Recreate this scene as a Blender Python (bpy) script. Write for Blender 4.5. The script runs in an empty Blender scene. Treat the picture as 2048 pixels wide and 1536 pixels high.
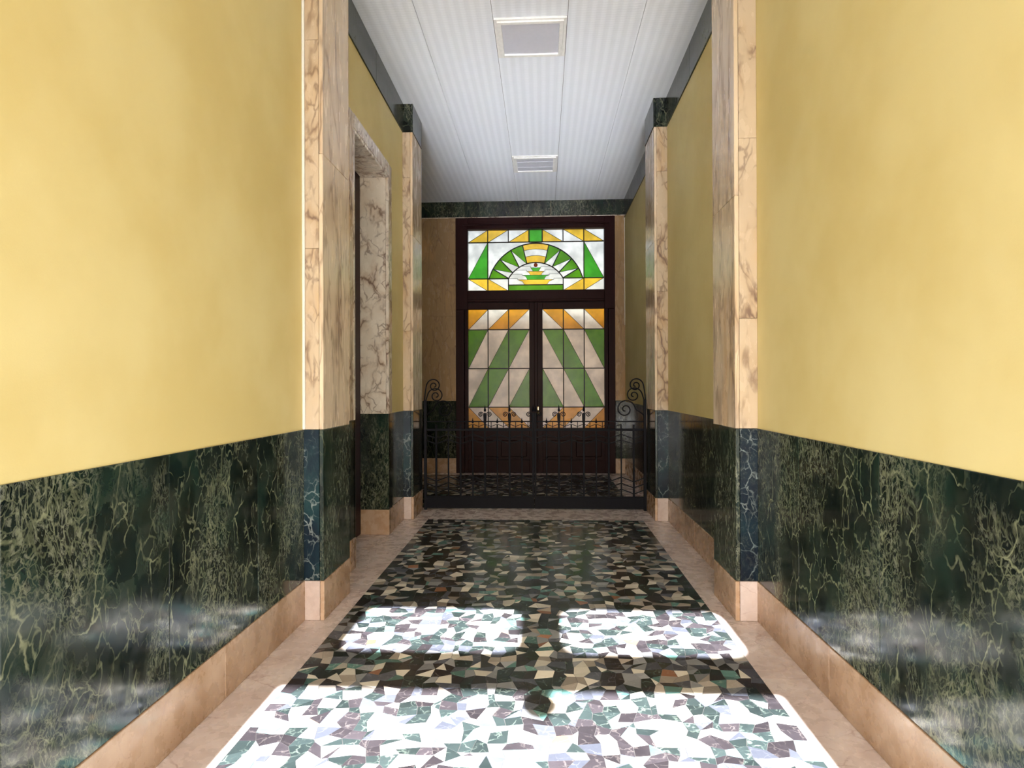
import bpy, bmesh, math, random
from mathutils import Vector, Matrix
from mathutils.geometry import tessellate_polygon

# ------------------------------------------------------------------ camera, world, sun, exposure
scene = bpy.context.scene
F, EYE = 1250.0, 1.45                       # focal length in pixels of the 2048 frame, eye height in metres
VPX, VPY, ROLL = 1085.0, 772.0, math.radians(0.2)
_a = math.atan((VPX - 1024) / F)
_p = math.atan((VPY - 768) / math.hypot(F, VPX - 1024))
FWD = Vector((-math.sin(_a) * math.cos(_p), math.cos(_a) * math.cos(_p), math.sin(_p)))
_r = Vector((math.cos(_a), math.sin(_a), 0))
_u = _r.cross(FWD)
RIGHT = _r * math.cos(ROLL) - _u * math.sin(ROLL)
UP = _u * math.cos(ROLL) + _r * math.sin(ROLL)
CAM = Vector((0, 0, EYE))
cd = bpy.data.cameras.new('camera')
cam = bpy.data.objects.new('camera', cd)
scene.collection.objects.link(cam)
cd.sensor_width = 36.0
cd.lens = F / 2048 * 36.0
cd.clip_start = 0.05
cam.matrix_world = Matrix(((RIGHT.x, UP.x, -FWD.x, 0), (RIGHT.y, UP.y, -FWD.y, 0), (RIGHT.z, UP.z, -FWD.z, EYE), (0, 0, 0, 1)))
scene.camera = cam

SUN_EL = 37.0
world = bpy.data.worlds.new('sky')
scene.world = world
world.use_nodes = True
wn = world.node_tree.nodes
wl = world.node_tree.links
wn.clear()
sky = wn.new('ShaderNodeTexSky')
sky.sky_type = 'NISHITA'
sky.sun_disc = False
sky.sun_elevation = math.radians(SUN_EL)
sky.sun_rotation = math.radians(180)
sky.air_density = 1.0
sky.dust_density = 2.5
sky.ozone_density = 1.0
bg = wn.new('ShaderNodeBackground')
bg.inputs['Strength'].default_value = 0.62
wo = wn.new('ShaderNodeOutputWorld')
wl.new(sky.outputs[0], bg.inputs[0])
wl.new(bg.outputs[0], wo.inputs[0])

sd = bpy.data.lights.new('sun', 'SUN')
sd.energy = 86.0
sd.angle = math.radians(0.6)
sd.color = (0.94, 0.97, 1.05)
sun = bpy.data.objects.new('sun', sd)
scene.collection.objects.link(sun)
sun.rotation_euler = (math.radians(90 - SUN_EL), 0, 0)
sun.location = (0, -8, 8)

vs = scene.view_settings
vs.view_transform = 'Standard'
vs.look = 'None'
vs.gamma = 1.0
vs.use_curve_mapping = False
vs.exposure = 0.0
cy = scene.cycles
cy.use_denoising = True
cy.max_bounces = 14
cy.diffuse_bounces = 6
cy.glossy_bounces = 5
cy.transmission_bounces = 8
cy.sample_clamp_indirect = 0.0
cy.blur_glossy = 0.14
cy.caustics_reflective = True
cy.caustics_refractive = False

# ------------------------------------------------------------------ helpers
COL = scene.collection
rnd = random.Random(7)


def ray(px, py):
    return RIGHT * ((px - 1024) / F) + UP * ((768 - py) / F) + FWD


def at_y(px, py, Y):
    d = ray(px, py)
    return CAM + d * (Y / d.y)


def project(P):
    v = Vector(P) - CAM
    z = v.dot(FWD)
    if z < 0.05:
        return None
    return 1024 + F * v.dot(RIGHT) / z, 768 - F * v.dot(UP) / z


def obj(name, bm, m, parent=None, smooth=False):
    me = bpy.data.meshes.new(name)
    bmesh.ops.recalc_face_normals(bm, faces=bm.faces[:])
    bm.to_mesh(me)
    bm.free()
    for k in (m if isinstance(m, (list, tuple)) else [m]):
        me.materials.append(k)
    if smooth:
        for p in me.polygons:
            p.use_smooth = True
    o = bpy.data.objects.new(name, me)
    COL.objects.link(o)
    if parent is not None:
        o.parent = parent
    return o


def empty(name, loc=(0, 0, 0)):
    o = bpy.data.objects.new(name, None)
    o.empty_display_size = 0.1
    COL.objects.link(o)
    return o


def tag(o, label, cat, group=None, kind=None):
    o['label'] = label
    o['category'] = cat
    if group:
        o['group'] = group
    if kind:
        o['kind'] = kind
    return o


def add_box(bm, x0, x1, y0, y1, z0, z1, bev=0.0):
    x0, x1 = min(x0, x1), max(x0, x1)
    y0, y1 = min(y0, y1), max(y0, y1)
    z0, z1 = min(z0, z1), max(z0, z1)
    r = bmesh.ops.create_cube(bm, size=1.0, matrix=Matrix.Translation(((x0 + x1) / 2, (y0 + y1) / 2, (z0 + z1) / 2)) @ Matrix.Diagonal((x1 - x0, y1 - y0, z1 - z0, 1)))
    if bev:
        es = list({e for v in r['verts'] for e in v.link_edges})
        bmesh.ops.bevel(bm, geom=es, offset=bev, segments=1, affect='EDGES')


def box(name, x0, x1, y0, y1, z0, z1, m, parent=None, bev=0.0):
    bm = bmesh.new()
    add_box(bm, x0, x1, y0, y1, z0, z1, bev)
    return obj(name, bm, m, parent)


def add_prism_y(bm, pts, y0, y1):
    """polygon in x,z extruded from y0 to y1"""
    a = [bm.verts.new((x, y0, z)) for x, z in pts]
    b = [bm.verts.new((x, y1, z)) for x, z in pts]
    n = len(pts)
    bm.faces.new(a)
    bm.faces.new(b[::-1])
    for i in range(n):
        bm.faces.new((a[i], a[(i + 1) % n], b[(i + 1) % n], b[i]))


def add_tube(bm, pts, r, n=6, nrm=Vector((0, 1, 0))):
    """round bar along a path that lies in a plane of normal nrm"""
    pts = [Vector(p) for p in pts]
    rings = []
    for i, p in enumerate(pts):
        t = (pts[min(i + 1, len(pts) - 1)] - pts[max(i - 1, 0)]).normalized()
        s = t.cross(nrm)
        if s.length < 1e-5:
            s = t.cross(Vector((1, 0, 0)))
        s.normalize()
        w = s.cross(t).normalized()
        rr = r[i] if isinstance(r, (list, tuple)) else r
        rings.append([bm.verts.new(p + (s * math.cos(2 * math.pi * k / n) + w * math.sin(2 * math.pi * k / n)) * rr) for k in range(n)])
    for a, b in zip(rings, rings[1:]):
        for k in range(n):
            bm.faces.new((a[k], a[(k + 1) % n], b[(k + 1) % n], b[k]))
    bm.faces.new(rings[0][::-1])
    bm.faces.new(rings[-1])


def add_strip(bm, pts, w, y0, y1):
    """flat bar of width w following points in x,z, from y0 to y1"""
    for (xa, za), (xb, zb) in zip(pts, pts[1:]):
        d = Vector((xb - xa, zb - za))
        if d.length < 1e-6:
            continue
        d.normalize()
        n = Vector((-d.y, d.x)) * (w / 2)
        e = d * (w * 0.3)
        add_prism_y(bm, [(xa - e.x + n.x, za - e.y + n.y), (xa - e.x - n.x, za - e.y - n.y), (xb + e.x - n.x, zb + e.y - n.y), (xb + e.x + n.x, zb + e.y + n.y)], y0, y1)


def add_lathe(bm, prof, c, axis='Z', n=16):
    """profile of (radius, height) turned about an axis through c"""
    c = Vector(c)
    rings = []
    for r, h in prof:
        ring = []
        for k in range(n):
            a = 2 * math.pi * k / n
            if axis == 'Z':
                q = Vector((r * math.cos(a), r * math.sin(a), h))
            else:
                q = Vector((r * math.cos(a), h, r * math.sin(a)))
            ring.append(bm.verts.new(c + q))
        rings.append(ring)
    for a, b in zip(rings, rings[1:]):
        for k in range(n):
            bm.faces.new((a[k], a[(k + 1) % n], b[(k + 1) % n], b[k]))
    bm.faces.new(rings[0])
    bm.faces.new(rings[-1])


# ------------------------------------------------------------------ materials
class NT:
    def __init__(self, name):
        self.m = bpy.data.materials.new(name)
        self.m.use_nodes = True
        self.t = self.m.node_tree
        self.t.nodes.clear()
        self.out = self.t.nodes.new('ShaderNodeOutputMaterial')

    def n(self, typ, **kw):
        nd = self.t.nodes.new(typ)
        for k, v in kw.items():
            setattr(nd, k, v)
        return nd

    def l(self, a, b):
        self.t.links.new(a, b)

    def val(self, sock, v):
        if hasattr(v, 'is_output'):
            self.l(v, sock)
        else:
            sock.default_value = v

    def math(self, op, a, b=0.0, c=None, clamp=False):
        nd = self.n('ShaderNodeMath', operation=op, use_clamp=clamp)
        self.val(nd.inputs[0], a)
        self.val(nd.inputs[1], b)
        if c is not None:
            self.val(nd.inputs[2], c)
        return nd.outputs[0]

    def vmath(self, op, a, b):
        nd = self.n('ShaderNodeVectorMath', operation=op)
        self.val(nd.inputs[0], a)
        self.val(nd.inputs[1], b)
        return nd.outputs[0]

    def scale(self, v, s):
        return self.vmath('MULTIPLY', v, s)

    def noise(self, v, scale, detail=4, rough=0.55, dist=0.0, color=False):
        nd = self.n('ShaderNodeTexNoise')
        self.l(v, nd.inputs['Vector'])
        nd.inputs['Scale'].default_value = scale
        nd.inputs['Detail'].default_value = detail
        nd.inputs['Roughness'].default_value = rough
        nd.inputs['Distortion'].default_value = dist
        return nd.outputs['Color' if color else 'Fac']

    def voro_edge(self, v, scale):
        nd = self.n('ShaderNodeTexVoronoi', feature='DISTANCE_TO_EDGE')
        self.l(v, nd.inputs['Vector'])
        nd.inputs['Scale'].default_value = scale
        return nd.outputs['Distance']

    def voro_cell(self, v, scale):
        nd = self.n('ShaderNodeTexVoronoi', feature='F1')
        self.l(v, nd.inputs['Vector'])
        nd.inputs['Scale'].default_value = scale
        return nd.outputs['Color']

    def ramp(self, fac, stops, interp='LINEAR'):
        nd = self.n('ShaderNodeValToRGB')
        cr = nd.color_ramp
        cr.interpolation = interp
        while len(cr.elements) < len(stops):
            cr.elements.new(0.5)
        for e, (p, c) in zip(cr.elements, stops):
            e.position = p
            e.color = (*c, 1) if len(c) == 3 else c
        self.l(fac, nd.inputs[0])
        return nd.outputs['Color']

    def smooth(self, v, a, b, to0=0.0, to1=1.0):
        nd = self.n('ShaderNodeMapRange', interpolation_type='SMOOTHSTEP')
        self.val(nd.inputs['Value'], v)
        nd.inputs['From Min'].default_value = a
        nd.inputs['From Max'].default_value = b
        nd.inputs['To Min'].default_value = to0
        nd.inputs['To Max'].default_value = to1
        return nd.outputs['Result']

    def mix(self, fac, a, b, blend='MIX'):
        nd = self.n('ShaderNodeMix', data_type='RGBA', blend_type=blend)
        self.val(nd.inputs[0], fac)
        for s, v in ((nd.inputs[6], a), (nd.inputs[7], b)):
            if hasattr(v, 'is_output'):
                self.l(v, s)
            else:
                s.default_value = (*v, 1) if len(v) == 3 else v
        return nd.outputs[2]

    def coords(self, random_offset=True):
        tc = self.n('ShaderNodeTexCoord').outputs['Object']
        if not random_offset:
            return tc
        oi = self.n('ShaderNodeObjectInfo').outputs['Random']
        off = self.n('ShaderNodeCombineXYZ')
        self.l(self.math('MULTIPLY', oi, 37.0), off.inputs[0])
        self.l(self.math('MULTIPLY', oi, 91.0), off.inputs[1])
        self.l(self.math('MULTIPLY', oi, 53.0), off.inputs[2])
        return self.vmath('ADD', tc, off.outputs[0])

    def warp(self, v, scale, amount, detail=3):
        c = self.noise(v, scale, detail, color=True)
        c = self.vmath('SUBTRACT', c, (0.5, 0.5, 0.5))
        return self.vmath('ADD', v, self.vmath('MULTIPLY', c, (amount, amount, amount)))

    def finish(self, color, rough=0.4, spec=0.5, bump=None, bump_s=0.1, bump_d=0.01, metallic=0.0, coat=0.0):
        p = self.n('ShaderNodeBsdfPrincipled')
        if hasattr(color, 'is_output'):
            self.l(color, p.inputs['Base Color'])
        else:
            p.inputs['Base Color'].default_value = (*color, 1)
        self.val(p.inputs['Roughness'], rough)
        p.inputs['Specular IOR Level'].default_value = spec
        p.inputs['Metallic'].default_value = metallic
        p.inputs['Coat Weight'].default_value = coat
        p.inputs['Coat Roughness'].default_value = 0.05
        if bump is not None:
            b = self.n('ShaderNodeBump')
            b.inputs['Strength'].default_value = bump_s
            b.inputs['Distance'].default_value = bump_d
            self.l(bump, b.inputs['Height'])
            self.l(b.outputs[0], p.inputs['Normal'])
        self.l(p.outputs[0], self.out.inputs['Surface'])
        return self.m


def mat_green(name, bluish=False, stretch=0.62, vein=1.0):
    t = NT(name)
    c = t.scale(t.coords(), (1.0, 1.0, stretch))
    w1 = t.warp(c, 5.0, 0.12)
    w2 = t.warp(w1, 17.0, 0.045)
    w3 = t.warp(w2, 60.0, 0.012)
    big = t.noise(w1, 3.2, 5, 0.6)
    if bluish:
        base = t.ramp(big, [(0.36, (0.004, 0.007, 0.014)), (0.54, (0.007, 0.018, 0.026)), (0.70, (0.014, 0.045, 0.046))])
    else:
        base = t.ramp(big, [(0.30, (0.004, 0.006, 0.005)), (0.46, (0.008, 0.013, 0.009)), (0.58, (0.012, 0.026, 0.019)), (0.74, (0.030, 0.040, 0.024))])
        cell = t.voro_cell(t.warp(w3, 30.0, 0.05, 5), 12.0)
        g = t.n('ShaderNodeSeparateColor')
        t.l(cell, g.inputs[0])
        base = t.mix(t.smooth(g.outputs[0], 0.35, 0.9, 0.0, 0.5), base, (0.030, 0.038, 0.028))
        base = t.mix(t.smooth(g.outputs[1], 0.5, 0.9, 0.0, 0.7), base, (0.004, 0.008, 0.008))
    patch = t.noise(c, 2.6, 3, 0.55)
    fine = t.noise(w3, 55.0, 6, 0.72)
    pm = t.smooth(patch, 0.42, 0.62)
    sp = t.math('MULTIPLY', t.smooth(fine, 0.50, 0.62), pm)
    col = t.mix(t.math('MULTIPLY', sp, 0.15 if bluish else 0.85), base, (0.17, 0.175, 0.125))
    e1 = t.voro_edge(w3, 7.5)
    e2 = t.voro_edge(w3, 17.0)
    e3 = t.voro_edge(w3, 40.0)
    n1 = t.smooth(t.noise(c, 7.0, 3), 0.42, 0.66)
    n2 = t.smooth(t.noise(w1, 9.0, 3), 0.44, 0.66)
    v1 = t.math('MULTIPLY', t.smooth(e1, 0.0, 0.035, 1.0, 0.0), n1)
    v2 = t.math('MULTIPLY', t.smooth(e2, 0.0, 0.06, 1.0, 0.0), n2)
    v3 = t.math('MULTIPLY', t.smooth(e3, 0.0, 0.11, 1.0, 0.0), pm)
    v = t.math('MAXIMUM', v1, t.math('MAXIMUM', t.math('MULTIPLY', v2, 0.7), t.math('MULTIPLY', v3, 0.0 if bluish else 0.55)))
    vc = t.mix(t.noise(c, 14.0, 2), (0.10, 0.125, 0.06), (0.34, 0.34, 0.21))
    if bluish:
        vc = t.mix(t.noise(c, 9.0, 2), (0.05, 0.11, 0.12), (0.50, 0.53, 0.48))
    col = t.mix(t.math('MULTIPLY', v, 0.8 * vein), col, vc)
    rough = t.smooth(t.noise(c, 20.0, 4), 0.3, 0.7, 0.09, 0.18)
    return t.finish(col, rough, 0.2 if bluish else 0.4, bump=t.noise(c, 9.0, 3), bump_s=0.05, bump_d=0.01)


def mat_cream(name, tint=(0.58, 0.46, 0.325), vein=1.0, stain=0.6, stretch=0.45):
    t = NT(name)
    c = t.scale(t.coords(), (1.0, 1.0, stretch))
    w1 = t.warp(c, 4.0, 0.22)
    w2 = t.warp(w1, 16.0, 0.06)
    base = t.mix(t.noise(w1, 3.0, 5, 0.6), tuple(x * 0.86 for x in tint), tuple(min(1, x * 1.12) for x in tint))
    st = t.smooth(t.noise(w1, 2.2, 4, 0.6), 0.5, 0.72)
    base = t.mix(t.math('MULTIPLY', st, stain), base, (0.56, 0.33, 0.135))
    e1 = t.voro_edge(w2, 4.6)
    e2 = t.voro_edge(w2, 11.0)
    m1 = t.smooth(t.noise(c, 4.2, 3), 0.40, 0.62)
    m2 = t.smooth(t.noise(c, 5.5, 3), 0.46, 0.60)
    v1 = t.math('MULTIPLY', t.smooth(e1, 0.0, 0.06, 1.0, 0.0), m1)
    v2 = t.math('MULTIPLY', t.smooth(e2, 0.0, 0.10, 1.0, 0.0), m2)
    halo = t.math('MULTIPLY', t.smooth(e1, 0.0, 0.22, 1.0, 0.0), m1)
    col = t.mix(t.math('MULTIPLY', halo, 0.45 * vein), base, (0.40, 0.24, 0.12))
    v = t.math('MAXIMUM', v1, t.math('MULTIPLY', v2, 0.75))
    vc = t.mix(t.noise(c, 6.0, 2), (0.085, 0.055, 0.075), (0.22, 0.125, 0.06))
    col = t.mix(t.math('MULTIPLY', v, 0.8 * vein), col, vc)
    return t.finish(col, t.smooth(t.noise(c, 18, 3), 0.3, 0.7, 0.16, 0.3), 0.5, bump=t.noise(c, 8.0, 3), bump_s=0.04)


def mat_pink(name, a, b, veins=0.5, lines=0.0, scale=4.0):
    t = NT(name)
    c = t.coords()
    w = t.warp(c, 4.0, 0.06)
    cloud = t.noise(w, scale, 6, 0.62)
    col = t.mix(t.smooth(cloud, 0.35, 0.68), a, b)
    spots = t.smooth(t.noise(w, 9.0, 5, 0.6), 0.45, 0.85)
    col = t.mix(t.math('MULTIPLY', spots, 0.35), col, tuple(min(1.0, x * 1.35) for x in b))
    w2 = t.warp(c, 18.0, 0.03)
    sty = t.voro_edge(t.scale(w2, (0.45, 1.0, 1.0)), 7.0)
    mk = t.smooth(t.noise(c, 5.0, 3), 0.42, 0.62)
    v = t.math('MULTIPLY', t.smooth(sty, 0.0, 0.022, 1.0, 0.0), mk)
    col = t.mix(t.math('MULTIPLY', v, veins), col, (0.20, 0.085, 0.06))
    fl = t.math('MULTIPLY', t.smooth(t.noise(t.scale(w2, (20, 60, 60)), 2.0, 5, 0.7), 0.5, 0.8), mk)
    col = t.mix(t.math('MULTIPLY', fl, lines), col, (0.26, 0.10, 0.08))
    return t.finish(col, t.smooth(t.noise(c, 14, 3), 0.3, 0.7, 0.2, 0.36), 0.5, bump=t.noise(c, 12.0, 3), bump_s=0.05)


def mat_tile(name, a, b, vein, vfac):
    t = NT(name)
    c = t.coords(False)
    tone = t.n('ShaderNodeAttribute', attribute_type='GEOMETRY', attribute_name='tone').outputs['Fac']
    off = t.n('ShaderNodeCombineXYZ')
    t.l(t.math('MULTIPLY', tone, 40.0), off.inputs[0])
    t.l(t.math('MULTIPLY', tone, 23.0), off.inputs[1])
    cc = t.vmath('ADD', c, off.outputs[0])
    w = t.warp(cc, 18.0, 0.06)
    col = t.mix(t.noise(w, 9.0, 5, 0.65), a, b)
    e = t.voro_edge(w, 16.0)
    v = t.math('MULTIPLY', t.smooth(e, 0.0, 0.07, 1.0, 0.0), t.smooth(t.noise(cc, 14.0, 3), 0.42, 0.62))
    col = t.mix(t.math('MULTIPLY', v, vfac), col, vein)
    hs = t.n('ShaderNodeHueSaturation')
    t.l(col, hs.inputs['Color'])
    t.l(t.math('MULTIPLY_ADD', tone, 0.7, 0.65), hs.inputs['Value'])
    big = t.noise(c, 1.6, 3)
    return t.finish(hs.outputs[0], t.smooth(t.noise(c, 5.0, 4), 0.3, 0.7, 0.16, 0.26), 0.36, bump=big, bump_s=0.06, bump_d=0.012)


M = {}
M['green'] = mat_green('green_marble')
M['green_dark'] = mat_green('green_marble_fine', vein=0.55, stretch=0.4)
M['green_blue'] = mat_green('blue_green_marble', bluish=True, stretch=0.7, vein=0.9)
M['cream'] = mat_cream('cream_marble')
M['cream_white'] = mat_cream('pale_marble', tint=(0.72, 0.64, 0.53), stain=0.25, vein=1.1, stretch=0.7)
M['cream_side'] = mat_cream('cream_marble_streaked', tint=(0.70, 0.56, 0.40), stain=0.65, vein=0.8, stretch=0.2)
M['cream_shaded'] = mat_cream('cream_marble_shaded', tint=(0.36, 0.235, 0.125), stain=0.6, vein=0.55, stretch=0.3)  # cream marble with the dimness of the far end put into its colour
M['pink'] = mat_pink('tan_pink_marble', (0.38, 0.235, 0.135), (0.52, 0.365, 0.25), 0.25, 0.1, 3.5)
M['pink_block'] = mat_pink('pale_pink_marble', (0.48, 0.37, 0.32), (0.57, 0.475, 0.43), 0.3, 0.1, 5.0)
M['border'] = mat_pink('rose_floor_marble', (0.54, 0.435, 0.39), (0.64, 0.55, 0.505), 0.5, 0.22, 4.0)

t = NT('yellow_plaster')
c = t.coords(False)
col = t.mix(t.smooth(t.noise(c, 1.3, 4, 0.55), 0.3, 0.7), (0.645, 0.515, 0.212), (0.715, 0.60, 0.285))
M['yellow'] = t.finish(col, 0.62, 0.3, bump=t.noise(c, 160.0, 4), bump_s=0.12, bump_d=0.002)

t = NT('ceiling_panel_white')
c = t.coords(False)
sx = t.n('ShaderNodeSeparateXYZ')
t.l(c, sx.inputs[0])
wx = t.math('SINE', t.math('MULTIPLY', sx.outputs[0], 2 * math.pi / 0.083))
wy = t.math('SINE', t.math('MULTIPLY', sx.outputs[1], 2 * math.pi / 0.034))
h = t.math('ADD', t.math('MULTIPLY', wx, 0.5), t.math('MULTIPLY', wy, 0.28))
wxn = t.smooth(wx, -0.7, 0.9)
col = t.mix(t.math('MULTIPLY', wxn, t.smooth(wy, -1.0, 0.6, 0.55, 1.0)), (0.77, 0.80, 0.85), (0.84, 0.87, 0.92))
M['ceiling'] = t.finish(col, 0.42, 0.45, bump=h, bump_s=0.22, bump_d=0.004)


def plain(name, col, rough=0.5, spec=0.5, metallic=0.0, ns=30.0, var=0.15, bs=0.05, coat=0.0):
    t = NT(name)
    c = t.coords(False)
    k = t.mix(t.noise(c, ns, 4), tuple(x * (1 - var) for x in col), tuple(min(1, x * (1 + var)) for x in col))
    return t.finish(k, rough, spec, bump=t.noise(c, ns * 2, 3), bump_s=bs, bump_d=0.003, metallic=metallic, coat=coat)


M['ceiling_back'] = plain('ceiling_void', (0.10, 0.10, 0.10), 0.9)
M['light_frame'] = plain('white_painted_metal', (0.78, 0.77, 0.74), 0.35)
M['diffuser'] = plain('frosted_acrylic', (0.55, 0.55, 0.60), 0.5, var=0.05)
M['white_plastic'] = plain('white_plastic', (0.80, 0.78, 0.72), 0.4)
M['iron'] = plain('black_wrought_iron', (0.006, 0.006, 0.009), 0.5, 0.08, 0.0, ns=50, var=0.4, bs=0.15)
M['brass'] = plain('polished_brass', (0.80, 0.62, 0.30), 0.2, 0.5, 1.0)
M['lead'] = plain('dark_lead', (0.03, 0.022, 0.018), 0.5, 0.4, 0.3)
M['grout'] = plain('dark_grout', (0.05, 0.045, 0.04), 0.7)
M['paving'] = plain('pale_paving', (0.25, 0.24, 0.23), 0.8, ns=3.0)
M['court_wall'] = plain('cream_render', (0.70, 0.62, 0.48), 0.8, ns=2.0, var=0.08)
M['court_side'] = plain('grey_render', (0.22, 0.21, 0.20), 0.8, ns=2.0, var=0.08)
M['paper'] = plain('white_paper', (0.85, 0.85, 0.82), 0.7)

t = NT('dark_mahogany')
c = t.scale(t.coords(), (9.0, 9.0, 0.9))
col = t.mix(t.noise(c, 5.0, 5, 0.6, 1.0), (0.012, 0.003, 0.004), (0.032, 0.008, 0.008))
M['wood'] = t.finish(col, 0.4, 0.1, bump=t.noise(c, 8.0, 4), bump_s=0.06, bump_d=0.003)

TILE = [
    ('tile_black_green', (0.009, 0.012, 0.012), (0.026, 0.036, 0.033), (0.20, 0.24, 0.19), 0.35, 26),
    ('tile_black_brown', (0.012, 0.010, 0.011), (0.036, 0.030, 0.032), (0.20, 0.17, 0.15), 0.25, 20),
    ('tile_slate', (0.040, 0.042, 0.055), (0.085, 0.090, 0.105), (0.26, 0.26, 0.27), 0.25, 14),
    ('tile_grey', (0.17, 0.175, 0.185), (0.26, 0.26, 0.26), (0.42, 0.41, 0.39), 0.2, 12),
    ('tile_taupe', (0.24, 0.205, 0.17), (0.36, 0.31, 0.255), (0.5, 0.45, 0.38), 0.2, 10),
    ('tile_cream', (0.48, 0.44, 0.36), (0.60, 0.56, 0.48), (0.36, 0.30, 0.22), 0.2, 11),
    ('tile_teal', (0.040, 0.105, 0.095), (0.13, 0.235, 0.205), (0.45, 0.55, 0.48), 0.4, 6),
    ('tile_rust', (0.20, 0.085, 0.045), (0.33, 0.16, 0.09), (0.5, 0.4, 0.3), 0.2, 0.9),
]
TM = [mat_tile(*q[:5]) for q in TILE]
TW = [q[5] for q in TILE]


def mat_glass(name, col, k=1.0):
    t = NT(name)
    c = t.coords()
    nz = t.noise(c, 5.0, 3)
    cc = t.mix(t.smooth(nz, 0.3, 0.7), tuple(x * 0.86 for x in col), tuple(min(1.0, x * 1.1) for x in col))
    bmp = t.n('ShaderNodeBump')
    bmp.inputs['Strength'].default_value = 0.5
    bmp.inputs['Distance'].default_value = 0.003
    t.l(t.noise(c, 120.0, 2), bmp.inputs['Height'])
    tr = t.n('ShaderNodeBsdfTranslucent')
    t.l(cc, tr.inputs['Color'])
    rf = t.n('ShaderNodeBsdfRefraction')
    t.l(cc, rf.inputs['Color'])
    rf.inputs['Roughness'].default_value = 0.4
    rf.inputs['IOR'].default_value = 1.15
    t.l(bmp.outputs[0], rf.inputs['Normal'])
    gl = t.n('ShaderNodeBsdfGlossy')
    gl.inputs['Roughness'].default_value = 0.15
    t.l(bmp.outputs[0], gl.inputs['Normal'])
    m1 = t.n('ShaderNodeMixShader')
    m1.inputs[0].default_value = 0.75
    t.l(tr.outputs[0], m1.inputs[1])
    t.l(rf.outputs[0], m1.inputs[2])
    m2 = t.n('ShaderNodeMixShader')
    m2.inputs[0].default_value = 0.04
    t.l(m1.outputs[0], m2.inputs[1])
    t.l(gl.outputs[0], m2.inputs[2])
    t.l(m2.outputs[0], t.out.inputs['Surface'])
    return t.m


G = {
    'w': mat_glass('white_cathedral_glass', (0.90, 0.77, 0.65)),
    'y': mat_glass('yellow_cathedral_glass', (0.90, 0.61, 0.15)),
    'o': mat_glass('amber_cathedral_glass', (0.84, 0.50, 0.09)),
    'g': mat_glass('green_cathedral_glass', (0.26, 0.45, 0.018)),
    'e': mat_glass('emerald_cathedral_glass', (0.21, 0.50, 0.10)),
    'r': mat_glass('red_cathedral_glass', (0.35, 0.09, 0.02)),
}

# ------------------------------------------------------------------ dimensions
XL, XR = -1.487, 1.322          # near hall walls
XLM, XRM = -1.520, 1.345        # walls between the pilasters
XLV, XRV = -2.35, 1.368         # vestibule behind the gate
Y0, YB = -0.70, 10.42           # entrance wall, back wall
ZB, ZW, ZF, ZC = 0.245, 1.183, 4.225, 4.535   # baseboard, wainscot, frieze, ceiling heights
P1L, P1R = (3.82, 4.335), (3.91, 4.395)
P2L, P2R = (6.75, 7.25), (6.76, 7.32)
MX0, MX1 = -1.250, 1.075        # mosaic field
DY0, DY1, DZ = 4.93, 6.065, 3.52  # side door opening
TOP = 4.75

# ------------------------------------------------------------------ ground outside and the added court walls behind the glass door
bm = bmesh.new()
add_box(bm, -30, 30, -30, 34, -0.30, -0.06)
tag(obj('ground', bm, M['paving']), 'pale paving outside the hall and in the court behind the glass door', 'paving', kind='structure')
tag(box('wall_court_added', -9, 9, 19.0, 19.3, -0.06, 3.6, M['court_wall']), 'cream rendered wall added behind the stained glass door to dim its lower panes', 'wall', kind='structure')  # unseen wall, added so the lower panes look dimmer
tag(box('wall_court_side_added', -3.6, -3.3, 11.4, 19.0, -0.06, 3.4, M['court_side']), 'grey side wall added behind the glass door to darken its left panes', 'wall', kind='structure')  # unseen dark wall, added so the lower left panes turn greyer

# ------------------------------------------------------------------ floor
floor = box('floor', -2.6, 1.7, Y0 - 0.12, YB + 0.3, -0.06, -0.0015, M['grout'])
tag(floor, 'dark floor of broken marble mosaic with rose marble borders', 'floor', kind='structure')


def border(x0, x1, y0, y1):
    box('border_slab', x0 + 0.0008, x1 - 0.0008, y0 + 0.0008, y1 - 0.0008, -0.02, 0.0, M['border'], floor)


ys = [Y0 - 0.1, 0.2, 1.35, 2.62, 4.05, 5.45, 6.77]
for a, b in zip(ys, ys[1:]):
    border(XLM - 0.01, MX0, a, b)
ys = [Y0 - 0.1, 0.4, 1.75, 3.15, 4.5, 5.75, 6.77]
for a, b in zip(ys, ys[1:]):
    border(MX1, XRM + 0.01, a, b)
xs = [XLM, -1.25, -0.78, 0.1, 0.78, 1.075, XRM]
for a, b in zip(xs, xs[1:]):
    border(a, b, 6.77, 7.42)
border(-1.86, XLM - 0.01, 4.7, 6.3)                       # door sill of the side door
VX0, VX1, VY0, VY1 = -2.02, 1.06, 7.42, 10.18
for a, b in ((7.42, 8.9), (8.9, 10.18)):
    border(VX1, XRV, a, b)
    border(XLV, VX0, a, b)
for a, b in ((XLV, -1.2), (-1.2, -0.09), (-0.09, 0.9), (0.9, XRV)):
    border(a, b, 10.18, YB + 0.02)


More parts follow.
